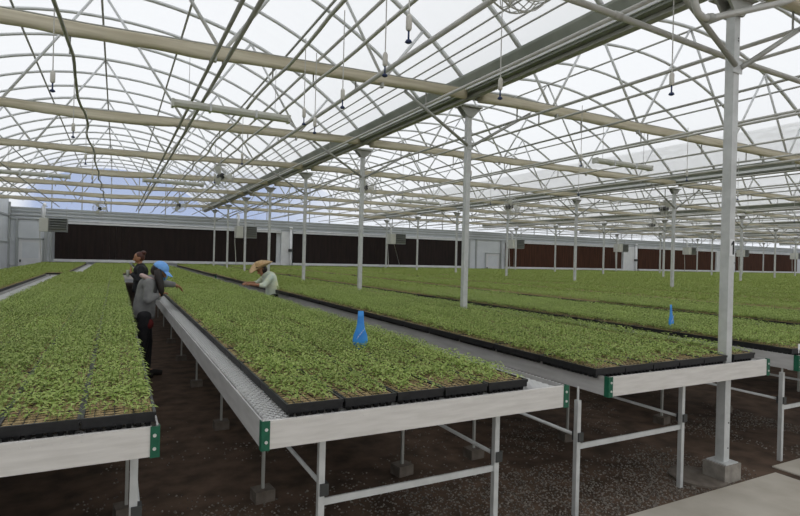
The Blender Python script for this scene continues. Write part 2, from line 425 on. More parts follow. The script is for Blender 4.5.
# ------------------------------------------------------------------ trusses, shade cloth, arches
SPAN = ['left', 'second', 'third', 'fourth', 'fifth', 'sixth', 'seventh', 'eighth']
def span(h): return 'leftmost' if h == 0 else SPAN[h]
def hoop_mb(hl, hr, r=.030, n=30):
    b = MB(); pts = [(-hl + (hl+hr)*i/n, 0, arch_z(-hl + (hl+hr)*i/n, hl, hr)) for i in range(n+1)]
    return b.tube(pts, r, 6)
def truss_proto(h):
    c, hl, hr = house(h)
    t = thing('roof_truss', '', 'roof truss', (c, TY[0], 0), 'arched roof trusses')
    part('arch', hoop_mb(hl, hr, .034), 'hoop', t, True)
    b = MB(); q = [-hl+.02, 0, hr-.02]
    for xa, xb in zip(q[:-1], q[1:]): b.bar((xa, 0, 3.965-low(xa, hl)), (xb, 0, 3.965-low(xb, hl)), .05, .07)
    part('bottom_chord', b, 'pipe', t)
    nodes = [(-3.85, None), (-3.28, 4.0), (-2.37, None), (-1.29, 4.0), (0, None), (1.29, 4.0), (2.37, None), (3.28, 4.0), (3.85, None)]
    P = [(x, 0, z-low(x, hl) if z else arch_z(x, hl, hr)-.02) for x, z in nodes]
    for a, d in zip(P[:-1], P[1:]):
        b = MB(); b.tube([a, d], .021, 6); part('web', b, 'hoop', t, True)
    return t
def cloth_mb(hl, hr, seed, n=110):
    b = MB(); vs = []; fs = []; m = 10
    for i in range(n+1):
        x = -hl+.12 + (hl+hr-.24)*i/n
        s = noise.noise((x*.7, seed, 0)); s2 = noise.noise((x*2.5, seed, 5))
        sag = .010 + .055*max(0, s) + .022*s2
        dl = low(x, hl); zt, zb = 4.04 + .008*s2 - dl, 3.90 - sag - dl
        wd = .052 + .012*s
        for j in range(m):
            th = 2*PI*(j+.5)/m
            px = math.cos(th); pz = math.sin(th)
            fold = .005*math.sin(j*2.1 + x*1.5 + seed)
            yy = (wd + fold)*math.copysign(abs(px)**.6, px); zz = (zt+zb)/2 + (zt-zb)/2*math.copysign(abs(pz)**.7, pz)
            vs.append((x, yy, zz))
    for i in range(n):
        for j in range(m):
            j2 = (j+1) % m; fs.append((i*m+j, (i+1)*m+j, (i+1)*m+j2, i*m+j2))
    fs.append(tuple(range(m))); fs.append(tuple(n*m+j for j in range(m-1,-1,-1)))
    b.add(vs, fs); return b
def cloth_proto(h, seed):
    c, hl, hr = house(h)
    t = thing('shade_curtain', '', 'shade curtain', (c, TY[0]-.085, 0), 'gathered shade curtains under the trusses')
    part('folded_cloth', cloth_mb(hl, hr, seed), 'cloth', t, True)
    b = MB(); b.tube([(xx, -.068, 4.022-low(xx, hl)) for xx in (-hl+.05, 0, hr-.05)], .008, 5)
    part('guide_wire', b, 'dkpipe', t)
    for x in (-3.3, -1.5, 1.2, 3.2):
        b = MB(); b.box(x-.014, x+.014, -.085, -.03, 3.84-low(x, hl), 3.90-low(x, hl)); part('cloth_clip', b, 'dkpipe', t)
    return t
trA, trB = truss_proto(0), truss_proto(1)
clA = [cloth_proto(0, s) for s in (1.3, 4.7)]; clB = [cloth_proto(1, s) for s in (2.2, 8.8)]
used = set()
for h in range(NH):
    c, hl, hr = house(h)
    for k, y in enumerate(TY):
        if not inview([(c+x, y, z) for x in np.linspace(-hl, hr, 9) for z in (4.0, 5.0, 5.9)], 40): continue
        src = trA if h == 0 else trB
        lab = 'pale steel arched roof truss in the %s roof span, %s from the front' % (span(h), o_(k+1))
        if src.name in used: dup(src, (c, y, 0), lab)
        else: src.location = (c, y, 0); src['label'] = lab; used.add(src.name)
        src = (clA if h == 0 else clB)[k % 2]
        lab = 'cream shade curtain gathered along the %s truss of the %s roof span' % (o_(k+1), span(h))
        if src.name in used: dup(src, (c, y-.085, 0), lab)
        else: src.location = (c, y-.085, 0); src['label'] = lab; used.add(src.name)
hpA = hoop_mb(*house(0)[1:]).mesh('roof_arch', 'hoop', True); hpB = hoop_mb(*house(1)[1:]).mesh('roof_arch', 'hoop', True)
for h in range(NH):
    c, hl, hr = house(h); q = 0
    for j in range(-3, 24):
        if j % 3 == 0: continue
        y = Y0 + 1.22*j
        if y > YB-.3: continue
        if not inview([(c+x, y, arch_z(x, hl, hr)) for x in np.linspace(-hl, hr, 21)], 10): continue
        q += 1
        o = link('roof_arch', hpA if h == 0 else hpB, None, (c, y, 0))
        tag(o, 'thin pale roof arch between the trusses of the %s span, %s from the front' % (span(h), o_(q)), 'roof arch', 'plain arches between the trusses')
for h in range(NH):
    c, hl, hr = house(h)
    for x, nm in ((0, 'ridge'), (-1.3, 'left of the ridge'), (1.3, 'right of the ridge'), (-2.9, 'low on the left slope'), (2.9, 'low on the right slope')):
        if h > 4 and x: continue
        b = MB(); z = arch_z(x, hl, hr) - .052
        b.tube([(0, 0, 0), (0, YB-.2-1.0, 0)], .020, 6)
        lab = 'long thin roof purlin %s of the %s roof span' % ('along the ridge' if x == 0 else nm, span(h))
        tag(part('roof_purlin', b, 'dkpipe', None, True, (c+x, 1.0, z)), lab, 'purlin', 'purlins running the length of the roof')

# ------------------------------------------------------------------ pipes and hoses under the trusses
def run(name, x, z, r, m, lab, cat, y0=1.2, y1=YB-.3, wav=0, seed=0, clips=True):
    n = 2 if not wav else 90
    b = MB(); pts = []
    for i in range(n):
        y = y0 + (y1-y0)*i/(n-1)
        dx = dz = 0
        if wav:
            dx = wav*(noise.noise((y*.9, seed, 0)) + .5*math.sin(y*2.1+seed)); dz = wav*1.0*noise.noise((y*1.1, seed, 9)) - .12*wav*10*abs(math.sin(PI*(y-Y0)/DY))*.5
        pts.append((dx, y, dz))
    b.tube(pts, r, 7)
    t = thing(name, lab, cat, (x, 0, z)); part('hose' if wav else 'pipe', b, m, t, True)
    if clips:
        for y in TY:
            if inview([(x, y, z)], 5): c = MB(); c.bar((0, y, -r), (0, y, 3.945-z), .016, .012); part('hanger', c, 'dkpipe', t)
    return t
run('overhead_pipe', .865, 3.76, .020, 'dkpipe', 'dull steel pipe, left of a close pair under the leftmost span', 'pipe')
run('overhead_pipe', 1.00, 3.76, .022, 'dkpipe', 'dull steel pipe, right of a close pair under the leftmost span', 'pipe')
run('water_hose', -.45, 3.64, .017, 'dkpipe', 'wavy hose sagging under the ridge of the leftmost span', 'hose', wav=.045, seed=1)
run('water_hose', 1.56, 3.72, .018, 'pipe', 'wavy cream hose, left of two under the leftmost span', 'hose', wav=.04, seed=2)
run('water_hose', 2.05, 3.74, .018, 'pipe', 'slightly wavy cream hose, right of two under the leftmost span', 'hose', wav=.015, seed=3)
run('overhead_pipe', 2.12, 4.06, .018, 'pipe', 'thin pale pipe lying on the truss chords left of the dark gutter', 'pipe', clips=False)
run('overhead_pipe', 2.60, 3.76, .027, 'pipe', 'thick pale pipe under the trusses left of the dark gutter', 'pipe')
run('overhead_pipe', 3.62, 3.74, .020, 'pipe', 'pale conduit hung just left of the dark gutter', 'pipe')
for x, nm in ((3.20, 'leftmost'), (3.42, 'middle'), (3.58, 'rightmost')):
    run('tension_rod', x, 4.06, .010, 'dkpipe', 'thin steel rod, %s of three beside the dark gutter' % nm, 'rod', clips=False)
run('overhead_pipe', -2.55, 3.76, .022, 'pipe', 'pale pipe under the left side of the leftmost span', 'pipe')
run('overhead_pipe', -3.05, 3.74, .018, 'dkpipe', 'thin dull pipe nearest the left wall', 'pipe')
OFF = ((.86, .020, 'pipe'), (1.28, .017, 'pipe'), (2.15, .016, 'dkpipe'), (3.55, .020, 'pipe'), (3.72, .020, 'pipe'), (5.2, .018, 'pipe'), (6.6, .020, 'pipe'), (7.2, .024, 'pipe'), (8.4, .018, 'pipe'), (8.9, .016, 'dkpipe'))
for h in range(1, 6):
    for i, (dx, r, m) in enumerate(OFF):
        if h > 3 and i % 2: continue
        run('overhead_pipe', XA + W*(h-1) + dx, 3.75, r, m, 'long overhead pipe under the %s roof span, %s counting from its left' % (span(h), o_((i//2 if h > 3 else i)+1)), 'pipe')
t = thing('water_main', 'cream water pipe crossing overhead just behind the column marked 1', 'pipe', (0, 3.0, 3.62))
b = MB(); b.tube([(1.9,0,.05),(3.3,0,.03),(4.8,0,-.02),(6.2,0,-.03),(8.5,0,-.03)], .026, 8); part('pipe', b, 'pipe', t, True)
b = MB(); b.tube([(4.93,0,-.022),(5.02,0,-.022)], .034, 8); b.tube([(3.42,0,.026),(3.50,0,.024)], .032, 8); part('coupling', b, 'pipe', t, True)
t = thing('conduit_elbow', 'cream conduit bending beside the top of the column marked 1', 'conduit', (0, 2.42, 0))
b = MB(); b.tube([(3.545,0,3.80),(3.55,0,3.62),(3.56,0,3.53),(3.60,0,3.475),(3.66,.0,3.455),(3.74,0,3.47),(4.1,0,3.60),(4.7,0,3.82),(4.9,0,3.92)], .025, 8); part('pipe', b, 'pipe', t, True)
b = MB(); b.tube([(3.70,0,3.462),(3.76,0,3.478)], .032, 8); part('coupling', b, 'dkpipe', t, True)

# ------------------------------------------------------------------ strip fixtures
def fixture(x0, x1, y, z, lab):
    L = x1-x0
    t = thing('strip_light', lab, 'light fixture', (x0, y, z), 'long pale strip fixtures hung from the roof')
    b = MB(); b.prism([(0,0),(0,0),(0,0)], 0, 0) if False else None
    prof = [(-.06,0),(-.045,-.035),(0,-.05),(.045,-.035),(.06,0),(.05,.04),(-.05,.04)]
    n = len(prof); vs = [(0, a, c) for a, c in prof] + [(L, a, c) for a, c in prof]
    b.add(vs, [tuple(range(n-1,-1,-1)), tuple(range(n, 2*n))] + [(i, (i+1)%n, n+(i+1)%n, n+i) for i in range(n)])
    part('housing', b, 'lamp', t)
    for xx in (-.03, L): part('end_cap', MB().box(xx, xx+.03, -.062, .062, -.05, .045), 'heater', t)
    for q in (.3, .7): part('clamp_band', MB().box(L*q-.012, L*q+.012, -.064, .064, -.052, .046), 'white', t)
    for q in (.12, .88):
        b = MB(); b.tube([(L*q, 0, .04), (L*q, 0, 3.93-z+.2)], .004, 4); part('hanger_wire', b, 'wire', t)
    return t
fixture(.58, 1.98, 7.1, 3.50, 'long pale strip fixture hanging nearest, in the leftmost roof span')
fixture(7.45, 8.86, 6.85, 3.49, 'long pale strip fixture hanging left of the column marked 1')
fixture(-2.30, -1.0, 14.5, 3.35, 'long pale strip fixture far left, toward the left wall')
fixture(.55, 1.9, 14.5, 3.41, 'long pale strip fixture further back, right of the far left one')
fixture(16.9, 18.1, 10.2, 3.45, 'long pale strip fixture partly behind the column marked 1')
fixture(7.5, 8.9, 14.5, 3.41, 'long pale strip fixture further back in the second roof span')

# ------------------------------------------------------------------ circulation fans
def fan(x, y, z, lab, R=.27):
    t = thing('circulation_fan', lab, 'fan', (x, y, z), 'round caged fans hung from the trusses')
    b = MB()
    for yy, rr in ((-.14, R*.55), (-.10, R*.9), (0, R), (.10, R*.9), (.14, R*.55)):
        b.tube([(rr*math.cos(a), yy, rr*math.sin(a)) for a in np.linspace(0, 2*PI, 25)], .006, 4)
    for j in range(20):
        a = 2*PI*j/20; ca, sa = math.cos(a), math.sin(a)
        b.tube([(q*ca, yy, q*sa) for q, yy in ((.07,-.15),(R*.6,-.14),(R*.92,-.09),(R,0),(R*.92,.09),(R*.6,.14),(.07,.15))], .0035, 4)
    part('cage', b, 'pipe', t)
    b = MB()
    for j in range(3):
        a = 2*PI*j/3
        v = [Vector((math.cos(a+d)*q, yy, math.sin(a+d)*q)) for q, d, yy in ((.05,-.3,-.02),(R*.85,-.35,-.04),(R*.88,.35,.04),(.05,.4,.02))]
        b.add(v + [p+Vector((0,.006,0)) for p in v], [(0,1,2,3),(7,6,5,4),(0,4,5,1),(1,5,6,2),(2,6,7,3),(3,7,4,0)])
    part('blade_set', b, 'heater', t)
    b = MB(); b.tube([(0,.03,0),(0,.26,0)], .075, 12); part('motor', b, 'dark', t, True)
    b = MB(); b.tube([(0,.12,R*.7),(0,.12,3.95-z)], .014, 6); b.tube([(-.1,.12,R*.95),(.1,.12,R*.95)], .012, 6); part('hanger', b, 'dkpipe', t)
    return t
fan(2.05, 12.6, 3.42, 'round caged fan hanging over the centre of the leftmost span')
fan(5.5, 12.4, 3.42, 'round caged fan hanging just right of the third column in the marked line')
fan(-.64, 25.3, 3.38, 'small distant caged fan near the left end of the end wall')
fan(2.0, 21.3, 3.40, 'small distant caged fan above the darkest cooling pad')
fan(2.27, 2.75, 3.58, 'caged fan nearest the camera, cut by the top edge')
fan(10.8, 13.2, 3.35, 'caged fan with dark motor in the second roof span')
fan(14.6, 10.6, 3.35, 'caged fan hanging just left of the column marked 1')
fan(20.5, 15.5, 3.35, 'caged fan hanging in the third roof span')

# ------------------------------------------------------------------ fogger drops
def fogger_proto():
    t = thing('fogger_drop', '', 'fogger', (0,0,0), 'fogger drops hung under the roof pipes')
    b = MB(); b.tube([(0,0,0.10),(0,0,.78)], .0045, 5); part('drop_tube', b, 'pipe', t)
    b = MB(); b.lathe([(.012,.02),(.018,.03),(.018,.10),(.010,.115)], 10); part('check_valve', b, 'fog', t, True)
    b = MB(); b.lathe([(.006,-.04),(.006,.02)], 8); b.lathe([(.010,-.055),(.022,-.048),(.016,-.036),(.006,-.03)], 10); part('nozzle', b, 'navy', t, True)
    return t
fp = fogger_proto()
FG = [(-.48,5.12,3.0),(-.46,7.1,3.0),(1.48,2.78,3.0),(1.62,3.38,3.0),(1.67,4.3,3.0),(1.57,5.05,3.0),(1.78,5.35,3.0),(3.61,2.62,3.0),(2.62,3.38,3.0),
      (-.45,9.6,3.05),(-.45,12.2,3.05),(1.6,8.1,3.05),(1.6,10.6,3.05),(5.17,7.4,3.05),(5.59,5.4,3.05),(5.59,8.2,3.05),(7.86,5.4,3.05),(8.03,7.8,3.05),(10.91,6.4,3.05),(11.51,8.6,3.05),(7.86,10.4,3.05),(5.59,10.6,3.05),(14.76,8.8,3.05),(17.45,8.6,3.05)]
cnt = {}
for i, (x, y, z) in enumerate(FG):
    k = 'leftmost' if x < 4.3 else ('second' if x < 13.9 else 'third'); cnt[k] = cnt.get(k, 0)+1
FG.sort(key=lambda p: (p[1])); cnt = {}; first = True
for x, y, z in FG:
    k = 'leftmost' if x < 4.3 else ('second' if x < 13.9 else 'third'); cnt[k] = cnt.get(k, 0)+1
    lab = 'small fogger nozzle on a thin drop tube, %s nearest under the %s roof span' % (o_(cnt[k]) if cnt[k] > 1 else 'very', k)
    if first: fp.location = (x, y, z); fp['label'] = lab; first = False
    else: dup(fp, (x, y, z), lab)

# ------------------------------------------------------------------ unit heaters by the end wall
for x, z, lab in ((-2.75, 2.80, 'unit heater with dark louvers at the far left, beside the white door'), (6.1, 2.84, 'unit heater with dark louvers above the darkest pad, left of the white pier'),
                  (15.35, 2.82, 'unit heater with dark louvers right of the third column in the marked line'), (24.9, 2.82, 'unit heater with dark louvers right of the pale doorway'),
                  (35.6, 2.86, 'unit heater with dark louvers, fourth from the left'), (44.2, 2.86, 'unit heater with dark louvers just left of the column marked 1'),
                  (52.1, 2.86, 'unit heater with dark louvers just right of the column marked 1'), (61.3, 2.8, 'unit heater with dark louvers at the far right edge')):
    t = thing('unit_heater', lab, 'heater', (x+.12, 29.8, z-.32), 'unit heaters hung before the end wall')
    part('cabinet', MB().box(-.55, -.20, -.1, .5, 0, .62), 'heater', t)
    b = MB(); b.box(-.195, .55, .0, .5, 0, .62); part('casing', b, 'louver', t)
    b = MB()
    for i in range(5):
        zz = .08 + i*.115
        b.add([(-.15,-.01,zz),(.53,-.01,zz),(.53,-.09,zz+.07),(-.15,-.09,zz+.07),(-.15,-.002,zz+.01),(.53,-.002,zz+.01),(.53,-.082,zz+.08),(-.15,-.082,zz+.08)], [(0,1,2,3),(7,6,5,4),(0,4,5,1),(1,5,6,2),(2,6,7,3),(3,7,4,0)])
    part('louver', b, 'louver', t)
    b = MB(); b.tube([(-.4,.2,.62),(-.4,.2,1.16)], .07, 10); b.tube([(-.4,.2,1.16),(-.4,.5,1.3)], .07, 10); part('flue_pipe', b, 'white', t, True)
    b = MB()
    for xx in (-.5, .5): b.tube([(xx,.3,.62),(xx,.3,1.2)], .012, 5)
    part('hanger_rod', b, 'wire', t)
    b = MB(); b.tube([(-.55,.3,0),(-.55,.3,-.2),(-.45,.3,-1.6)], .02, 6); part('gas_line', b, 'pipe', t)
    if 15 < x < 26: b = MB(); b.tube([(-.1,.3,0),(1.15,1.85,-1.38)], .012, 5); part('stay_rod', b, 'pipe', t)

# ------------------------------------------------------------------ grow benches
ZR, RH, BW = .9425, .127, 1.854
ZM = .925
def lattice(wd, ln, lane=None):
    nx = int(wd/.034); ny = int(ln/.056); ax, ay = wd/nx, ln/ny
    i, j = np.meshgrid(np.arange(nx), np.arange(ny), indexing='ij'); i = i.ravel(); j = j.ravel()
    cx, cy = i*ax, j*ay; t = .0034
    qs = []
    for (x0,y0,x1,y1) in ((0,.5,.5,1),(.5,1,1,.5),(0,.5,.5,0),(.5,0,1,.5)):
        xa, ya, xb, yb = cx+x0*ax, cy+y0*ay, cx+x1*ax, cy+y1*ay
        q = np.stack([np.stack([xa,ya-t,0*xa-.008],1), np.stack([xb,yb-t,0*xa-.008],1), np.stack([xb,yb+t,0*xa],1), np.stack([xa,ya+t,0*xa],1)], 1)
        qs.append(q)
    q = np.concatenate(qs)
    if lane is not None:
        k = ~((q[:,:,0].max(1) > lane[0]) & (q[:,:,0].min(1) < lane[1]))
        q = q[k]
    return quads_mesh('mesh_top', q, ['mesh'])
def quads_mesh(name, q, mats, mi=None):
    me = bpy.data.meshes.new(name); nq = len(q)
    me.vertices.add(nq*4); me.vertices.foreach_set('co', q.reshape(-1).astype(np.float32))
    me.loops.add(nq*4); me.loops.foreach_set('vertex_index', np.arange(nq*4, dtype=np.int32))
    me.polygons.add(nq); me.polygons.foreach_set('loop_start', np.arange(0, nq*4, 4, dtype=np.int32)); me.polygons.foreach_set('loop_total', np.full(nq, 4, dtype=np.int32))
    for m in mats: me.materials.append(MT[m])
    if mi is not None: me.polygons.foreach_set('material_index', mi.astype(np.int32))
    me.update(calc_edges=True); return me
LEN1, LEN2 = 15.7, 12.5
LANE = (1.39, 1.48)
lat = {(l_, c_): lattice(BW-.06, l_, (LANE[0]-.03, LANE[1]-.03) if c_ else None) for l_ in (LEN1, LEN2) for c_ in (False, True)}
LEGY = [.14, 1.30, 2.98, 4.8, 6.6, 8.4, 10.2, 12.0, 13.8, 15.3]
def bench(x, y, L, lab, legs, detail, col=False, far=False):
    t = thing('grow_bench', lab, 'bench', (x, y, 0), 'long metal growing benches')
    T = .02; z0 = ZR-RH
    part('front_rail', MB().box(.03, BW-.03, 0, T, z0, ZR), 'alu', t)
    part('rear_rail', MB().box(.03, BW-.03, L-T, L, z0, ZR), 'alu', t)
    T = .008
    for xx in (0, BW-T):
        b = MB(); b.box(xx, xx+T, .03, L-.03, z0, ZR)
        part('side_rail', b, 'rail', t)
    m = link('mesh_top', lat[(L, col)], t, (.03, 0, ZM)); 
    b = MB(); k = 0.0
    while k < L-.1:
        if not (col and k < .2): b.box(.022, BW-.022, k+.10, k+.13, ZM-.055, ZM-.010)
        k += .62
    if col: pass
    part('mesh_support', b, 'alu', t)
    for xx in (0, BW):
        s = 1 if xx == 0 else -1
        for yy, ss in ((0, 1), (L, -1)) if detail else ((0, 1),):
            b = MB()
            b.box(min(xx-s*.004, xx+s*.034), max(xx-s*.004, xx+s*.034), min(yy-ss*.005, yy), max(yy-ss*.005, yy), z0-.004, ZR+.003)
            b.box(min(xx-s*.005, xx), max(xx-s*.005, xx), min(yy, yy+ss*.034), max(yy, yy+ss*.034), z0-.004, ZR+.003)
            br = part('corner_bracket', b, 'green', t)
            if detail and ss == 1:
                for zz in (ZR-.035, z0+.035):
                    q = MB(); q.tube([(xx+s*.017, -.005, zz), (xx+s*.017, -.010, zz)], .0075, 8); part('bolt', q, 'bolt', br)
    if legs is None: return t
    for yi in LEGY if not far else LEGY[:3]:
        if yi > L-.2: continue
        for lx in legs:
            b = MB(); zb = 0 if yi < 1 else .08; rr = .016 if yi < 1 else .010
            b.box(lx-rr, lx+rr, yi-rr, yi+rr, zb, .775); b.tube([(lx, yi, .775), (lx, yi, .815 if lx > 0 else .865)], .008, 8)
            part('leg', b, 'galv' if yi < 1 else 'dkpipe', t)  # rear legs in duller steel: shade under the bench put into their colour
        b = MB(); b.box(max(legs[0]-.03, .15), legs[1]+.03, yi-.018, yi+.018, .785, .8149); part('bearer', b, 'galv', t)
        if yi < 1:
            b = MB(); b.box(legs[0]+.016, legs[1]-.016, yi-.006, yi+.006, .445, .480); part('cross_brace', b, 'galv', t)
            for lx in legs:
                b = MB(); b.box(lx-.01, lx+.035, yi-.025, yi+.035, .50, .56); part('brace_clamp', b, 'dark', t)
    if detail:
        for lx in legs:
            b = MB(); b.tube([(lx+.02, .14, .53), (lx+.02, L-.4, .53)], .012, 7); part('long_brace', b, 'galv', t, True)
    return t
BEN = [  # x, y, label, phrase, leg offsets, tray start, tray pitch
 (-3.56,  2.50, 'long bench of seedlings at the far left, beyond the narrow grey gap', 'the far left bench', (.3, 1.4), .11),
 (-1.675, 2.538, 'long seedling bench at front left with bare front rail cut by the left edge', 'the front left bench', (.672, 1.765), .401),
 (.597, 2.425, 'long seedling bench in the centre front with wire mesh showing beside its trays', 'the centre bench', (.333, 1.423), .127),
 (2.878, 2.489, 'long seedling bench with the column marked 1 rising through it', 'the marked column bench', (-.128, .957), -.056),
 (5.154, 2.48, 'long seedling bench cut by the right edge, behind the column marked 1', 'the right edge bench', (.03, 1.12), .02)]
xs = []
for hh in range(1, NH-1):
    base = XA + W*hh
    for j, off in enumerate((-6.355, -3.957, -1.434)) if hh == 1 else enumerate((-8.751, -6.355, -3.957, -1.434)):
        if hh == 1 and j == 0: off = -6.36
        xs.append((base+off, j == (2 if hh == 1 else 3)))
for i, (x, c_) in enumerate(xs):
    BEN.append((x, 2.49, 'long seedling bench, %s beyond the bench cut by the right edge' % o_(i+1), 'the %s bench beyond' % o_(i+1), (.35, 1.45), .02))
COLB = {3} | {5+i for i, (x, c_) in enumerate(xs) if c_}
blocks = []
trays = []   # dist, x, y, phrase, row, col, sparse
Y2 = 18.45
SHIFT = {0: .42, 1: .40}          # the rear left benches are rolled over to close the aisle
for bi, (x, y, lab, ph, legs, t0) in enumerate(BEN):
    det = 0 < bi < 5
    vis1 = inview([(x+q, yy, 1.0) for q in (0, BW) for yy in np.linspace(y, y+LEN1, 12)], 60)
    if vis1:
        bench(x, y, LEN1, lab, legs if bi < 8 else None, det, bi in COLB, bi > 4)
    if inview([(x+q, yy, 1.0) for q in (0, BW) for yy in (Y2, Y2+6, Y2+LEN2)], 60):
        bench(x + SHIFT.get(bi, 0), Y2, LEN2, lab.replace('long seedling bench', 'rear seedling bench in line behind the one').replace('long bench of seedlings', 'rear seedling bench') if False else
              ('rear seedling bench by the end wall, in line with ' + ph), None, False, bi in COLB)
    if 0 < bi < 5:
        for yi in LEGY[1:]:
            for li, lx in enumerate(legs): blocks.append((x+lx, y+yi, ph, li))
    for row in range(28 + 22):
        sec2 = row >= 28
        yy = y + .06 + .55*row if not sec2 else Y2 + .06 + .55*(row-28)
        for c in range(6):
            pitch = .294 if bi == 2 else .289
            if c == 5 and bi in (1, 2): continue
            xx = x + (SHIFT.get(bi, 0) if sec2 else 0) + t0 + pitch*c
            if bi in COLB:
                xx = x - .056 + .2892*c if c < 5 else x + 1.476
            trays.append([math.hypot(xx+.14, yy+.27), xx, yy, ph, row, c, bi])
for i, (x, y, ph, li) in enumerate(blocks):
    if y > 9: continue
bc = MB().box(-.068, .068, -.06, .06, 0, .08).mesh('concrete_block', 'brownblock')
seen = {}
for x, y, ph, li in sorted(blocks, key=lambda q: q[1]):
    if y > 12.5 or not inview([(x, y, .05)], 20): continue
    k = (ph, li); seen[k] = seen.get(k, 0)+1
    tag(link('concrete_block', bc, None, (x, y, 0), random.uniform(-.2, .2)), 'small concrete block under %s, %s back beneath the %s legs' % (ph, o_(seen[k]), 'left' if li == 0 else 'right'), 'concrete block', 'concrete blocks under the bench legs')

# ------------------------------------------------------------------ seedling trays
TW, TL, TH = .288, .545, .066
NCX, NCY = 7, 13
def tray_mesh():
    b = MB(); e = .012
    b.box(0, TW, 0, e, TH-.016, TH); b.box(0, TW, TL-e, TL, TH-.016, TH); b.box(0, e, e, TL-e, TH-.016, TH); b.box(TW-e, TW, e, TL-e, TH-.016, TH)
    b.box(.004, TW-.004, .004, .006, .022, TH-.016); b.box(.004, TW-.004, TL-.006, TL-.004, .022, TH-.016); b.box(.004, .006, .006, TL-.006, .022, TH-.016); b.box(TW-.006, TW-.004, .006, TL-.006, .022, TH-.016)
    cw, cl = (TW-2*e)/NCX, (TL-2*e)/NCY
    for i in range(NCX):
        for j in range(NCY):
            if 0 < i < NCX-1 and 0 < j < NCY-1: continue
            x0, x1, y0, y1 = e+i*cw+.002, e+(i+1)*cw-.002, e+j*cl+.002, e+(j+1)*cl-.002
            q = .007
            b.add([(x0+q,y0+q,0),(x1-q,y0+q,0),(x1-q,y1-q,0),(x0+q,y1-q,0),(x0,y0,TH-.012),(x1,y0,TH-.012),(x1,y1,TH-.012),(x0,y1,TH-.012)], [(0,3,2,1),(0,1,5,4),(1,2,6,5),(2,3,7,6),(3,0,4,7)])
    for i in range(1, NCX): b.box(e+i*cw-.0011, e+i*cw+.0011, e, TL-e, TH-.012, TH-.004)
    for j in range(1, NCY): b.box(e, TW-e, e+j*cl-.0011, e+j*cl+.0011, TH-.012, TH-.004)
    return b.mesh('seedling_tray', 'black')
def soil_mesh(seed):
    b = MB(); e = .012; cw, cl = (TW-2*e)/NCX, (TL-2*e)/NCY; R = random.Random(seed)
    for i in range(NCX):
        for j in range(NCY):
            x0, x1, y0, y1 = e+i*cw+.0005, e+(i+1)*cw-.0005, e+j*cl+.0005, e+(j+1)*cl-.0005
            z = [TH-.007+R.uniform(-.002,.003) for _ in range(4)]; zc = TH-.001+R.uniform(-.002,.003)
            b.add([(x0,y0,z[0]),(x1,y0,z[1]),(x1,y1,z[2]),(x0,y1,z[3]),((x0+x1)/2,(y0+y1)/2,zc)], [(0,1,4),(1,2,4),(2,3,4),(3,0,4)])
    return b.mesh('potting_mix', 'soil')
def leaf_quads(R, px, py, pz, az, L, wd, up, droop):
    d = Vector((math.cos(az), math.sin(az), 0)); s = Vector((-math.sin(az), math.cos(az), 0))
    p0 = Vector((px, py, pz)); pm = p0 + d*(L*.5) + Vector((0,0,up*L*.5)); pt = p0 + d*L + Vector((0,0,up*L*.5 - droop*L*.5))
    a = pm + s*wd*.5 + Vector((0,0,.12*wd)); c = pm - s*wd*.5 + Vector((0,0,.12*wd))
    return [(p0, pm, pt, a), (p0, c, pt, pm)]
def seedling_mesh(seed, fill, hgt):
    R = random.Random(seed); e = .012; cw, cl = (TW-2*e)/NCX, (TL-2*e)/NCY
    q = []; mi = []
    for i in range(NCX):
        for j in range(NCY):
            f = fill(i, j) if callable(fill) else fill
            if R.random() > f: continue
            x, y = e+(i+.5)*cw+R.uniform(-.006,.006), e+(j+.5)*cl+R.uniform(-.006,.006)
            h = hgt*R.uniform(.6, 1.15)*(.7+.3*f); z0 = TH-.006
            lx, ly = R.uniform(-.012,.012), R.uniform(-.012,.012)
            w = .0014
            for (ax, ay) in ((w,0),(0,w)):
                q.append((Vector((x-ax,y-ay,z0)), Vector((x+ax,y+ay,z0)), Vector((x+lx+ax,y+ly+ay,z0+h)), Vector((x+lx-ax,y+ly-ay,z0+h)))); mi.append(1)
            a0 = R.random()*6.28
            nl = R.randint(5, 7)
            for m in range(nl):
                tt = .45 + .55*m/(nl-1); az = a0 + m*2.4 + R.uniform(-.4,.4)
                L = R.uniform(.030,.054)*(1.0 if m < nl-1 else .7); wd = L*R.uniform(.34,.48)
                for qq in leaf_quads(R, x+lx*tt, y+ly*tt, z0+h*tt, az, L, wd, R.uniform(.0,.55), R.uniform(.1,.7)): q.append(qq); mi.append(0)
    arr = np.array([[tuple(v) for v in f] for f in q])
    return quads_mesh('seedlings', arr, ['leaf', 'stem'], np.array(mi))
TM = tray_mesh(); SM = [soil_mesh(s) for s in range(3)]
DENSE = [seedling_mesh(s, .97, .066) for s in range(5)]
FRONT = [seedling_mesh(50+s, lambda i, j: min(.95, .30+.085*j), .052) for s in range(3)]
EDGE = [seedling_mesh(30+s, lambda i, j: .35 if i == 0 else (.75 if i == 1 else .97), .064) for s in range(3)]
MID = [seedling_mesh(80+s, .84, .058) for s in range(3)]
for tr_ in trays:
    q = project((tr_[1]+.14, tr_[2]+.27, 1.0))
    tr_.append(q is not None and -40 < q[0] < 840 and q[1] < 540)
    tr_.append(q is not None and -260 < q[0] < 1050)
vis = sorted([t for t in trays if t[7]], key=lambda t: t[0])
near = vis[:300]; nid = {id(t) for t in near}
for t in near:
    d, x, y, ph, row, c, bi = t[:7]
    ty = thing('seedling_tray', 'black tray of green seedlings on %s, %s row, %s from left' % (ph, o_(row+1), o_(c+1)), 'seedling tray', (x, y, ZM+.001), 'plug trays of seedlings on the benches')
    link('tray', TM, ty)
    link('potting_mix', SM[random.randrange(3)], ty)
    src = FRONT if row == 0 else (EDGE if (c == 0 and bi >= 2) else MID if row == 1 or random.random() < .25 else DENSE)
    sg = link('seedlings', random.choice(src), ty); sg['kind'] = 'stuff'
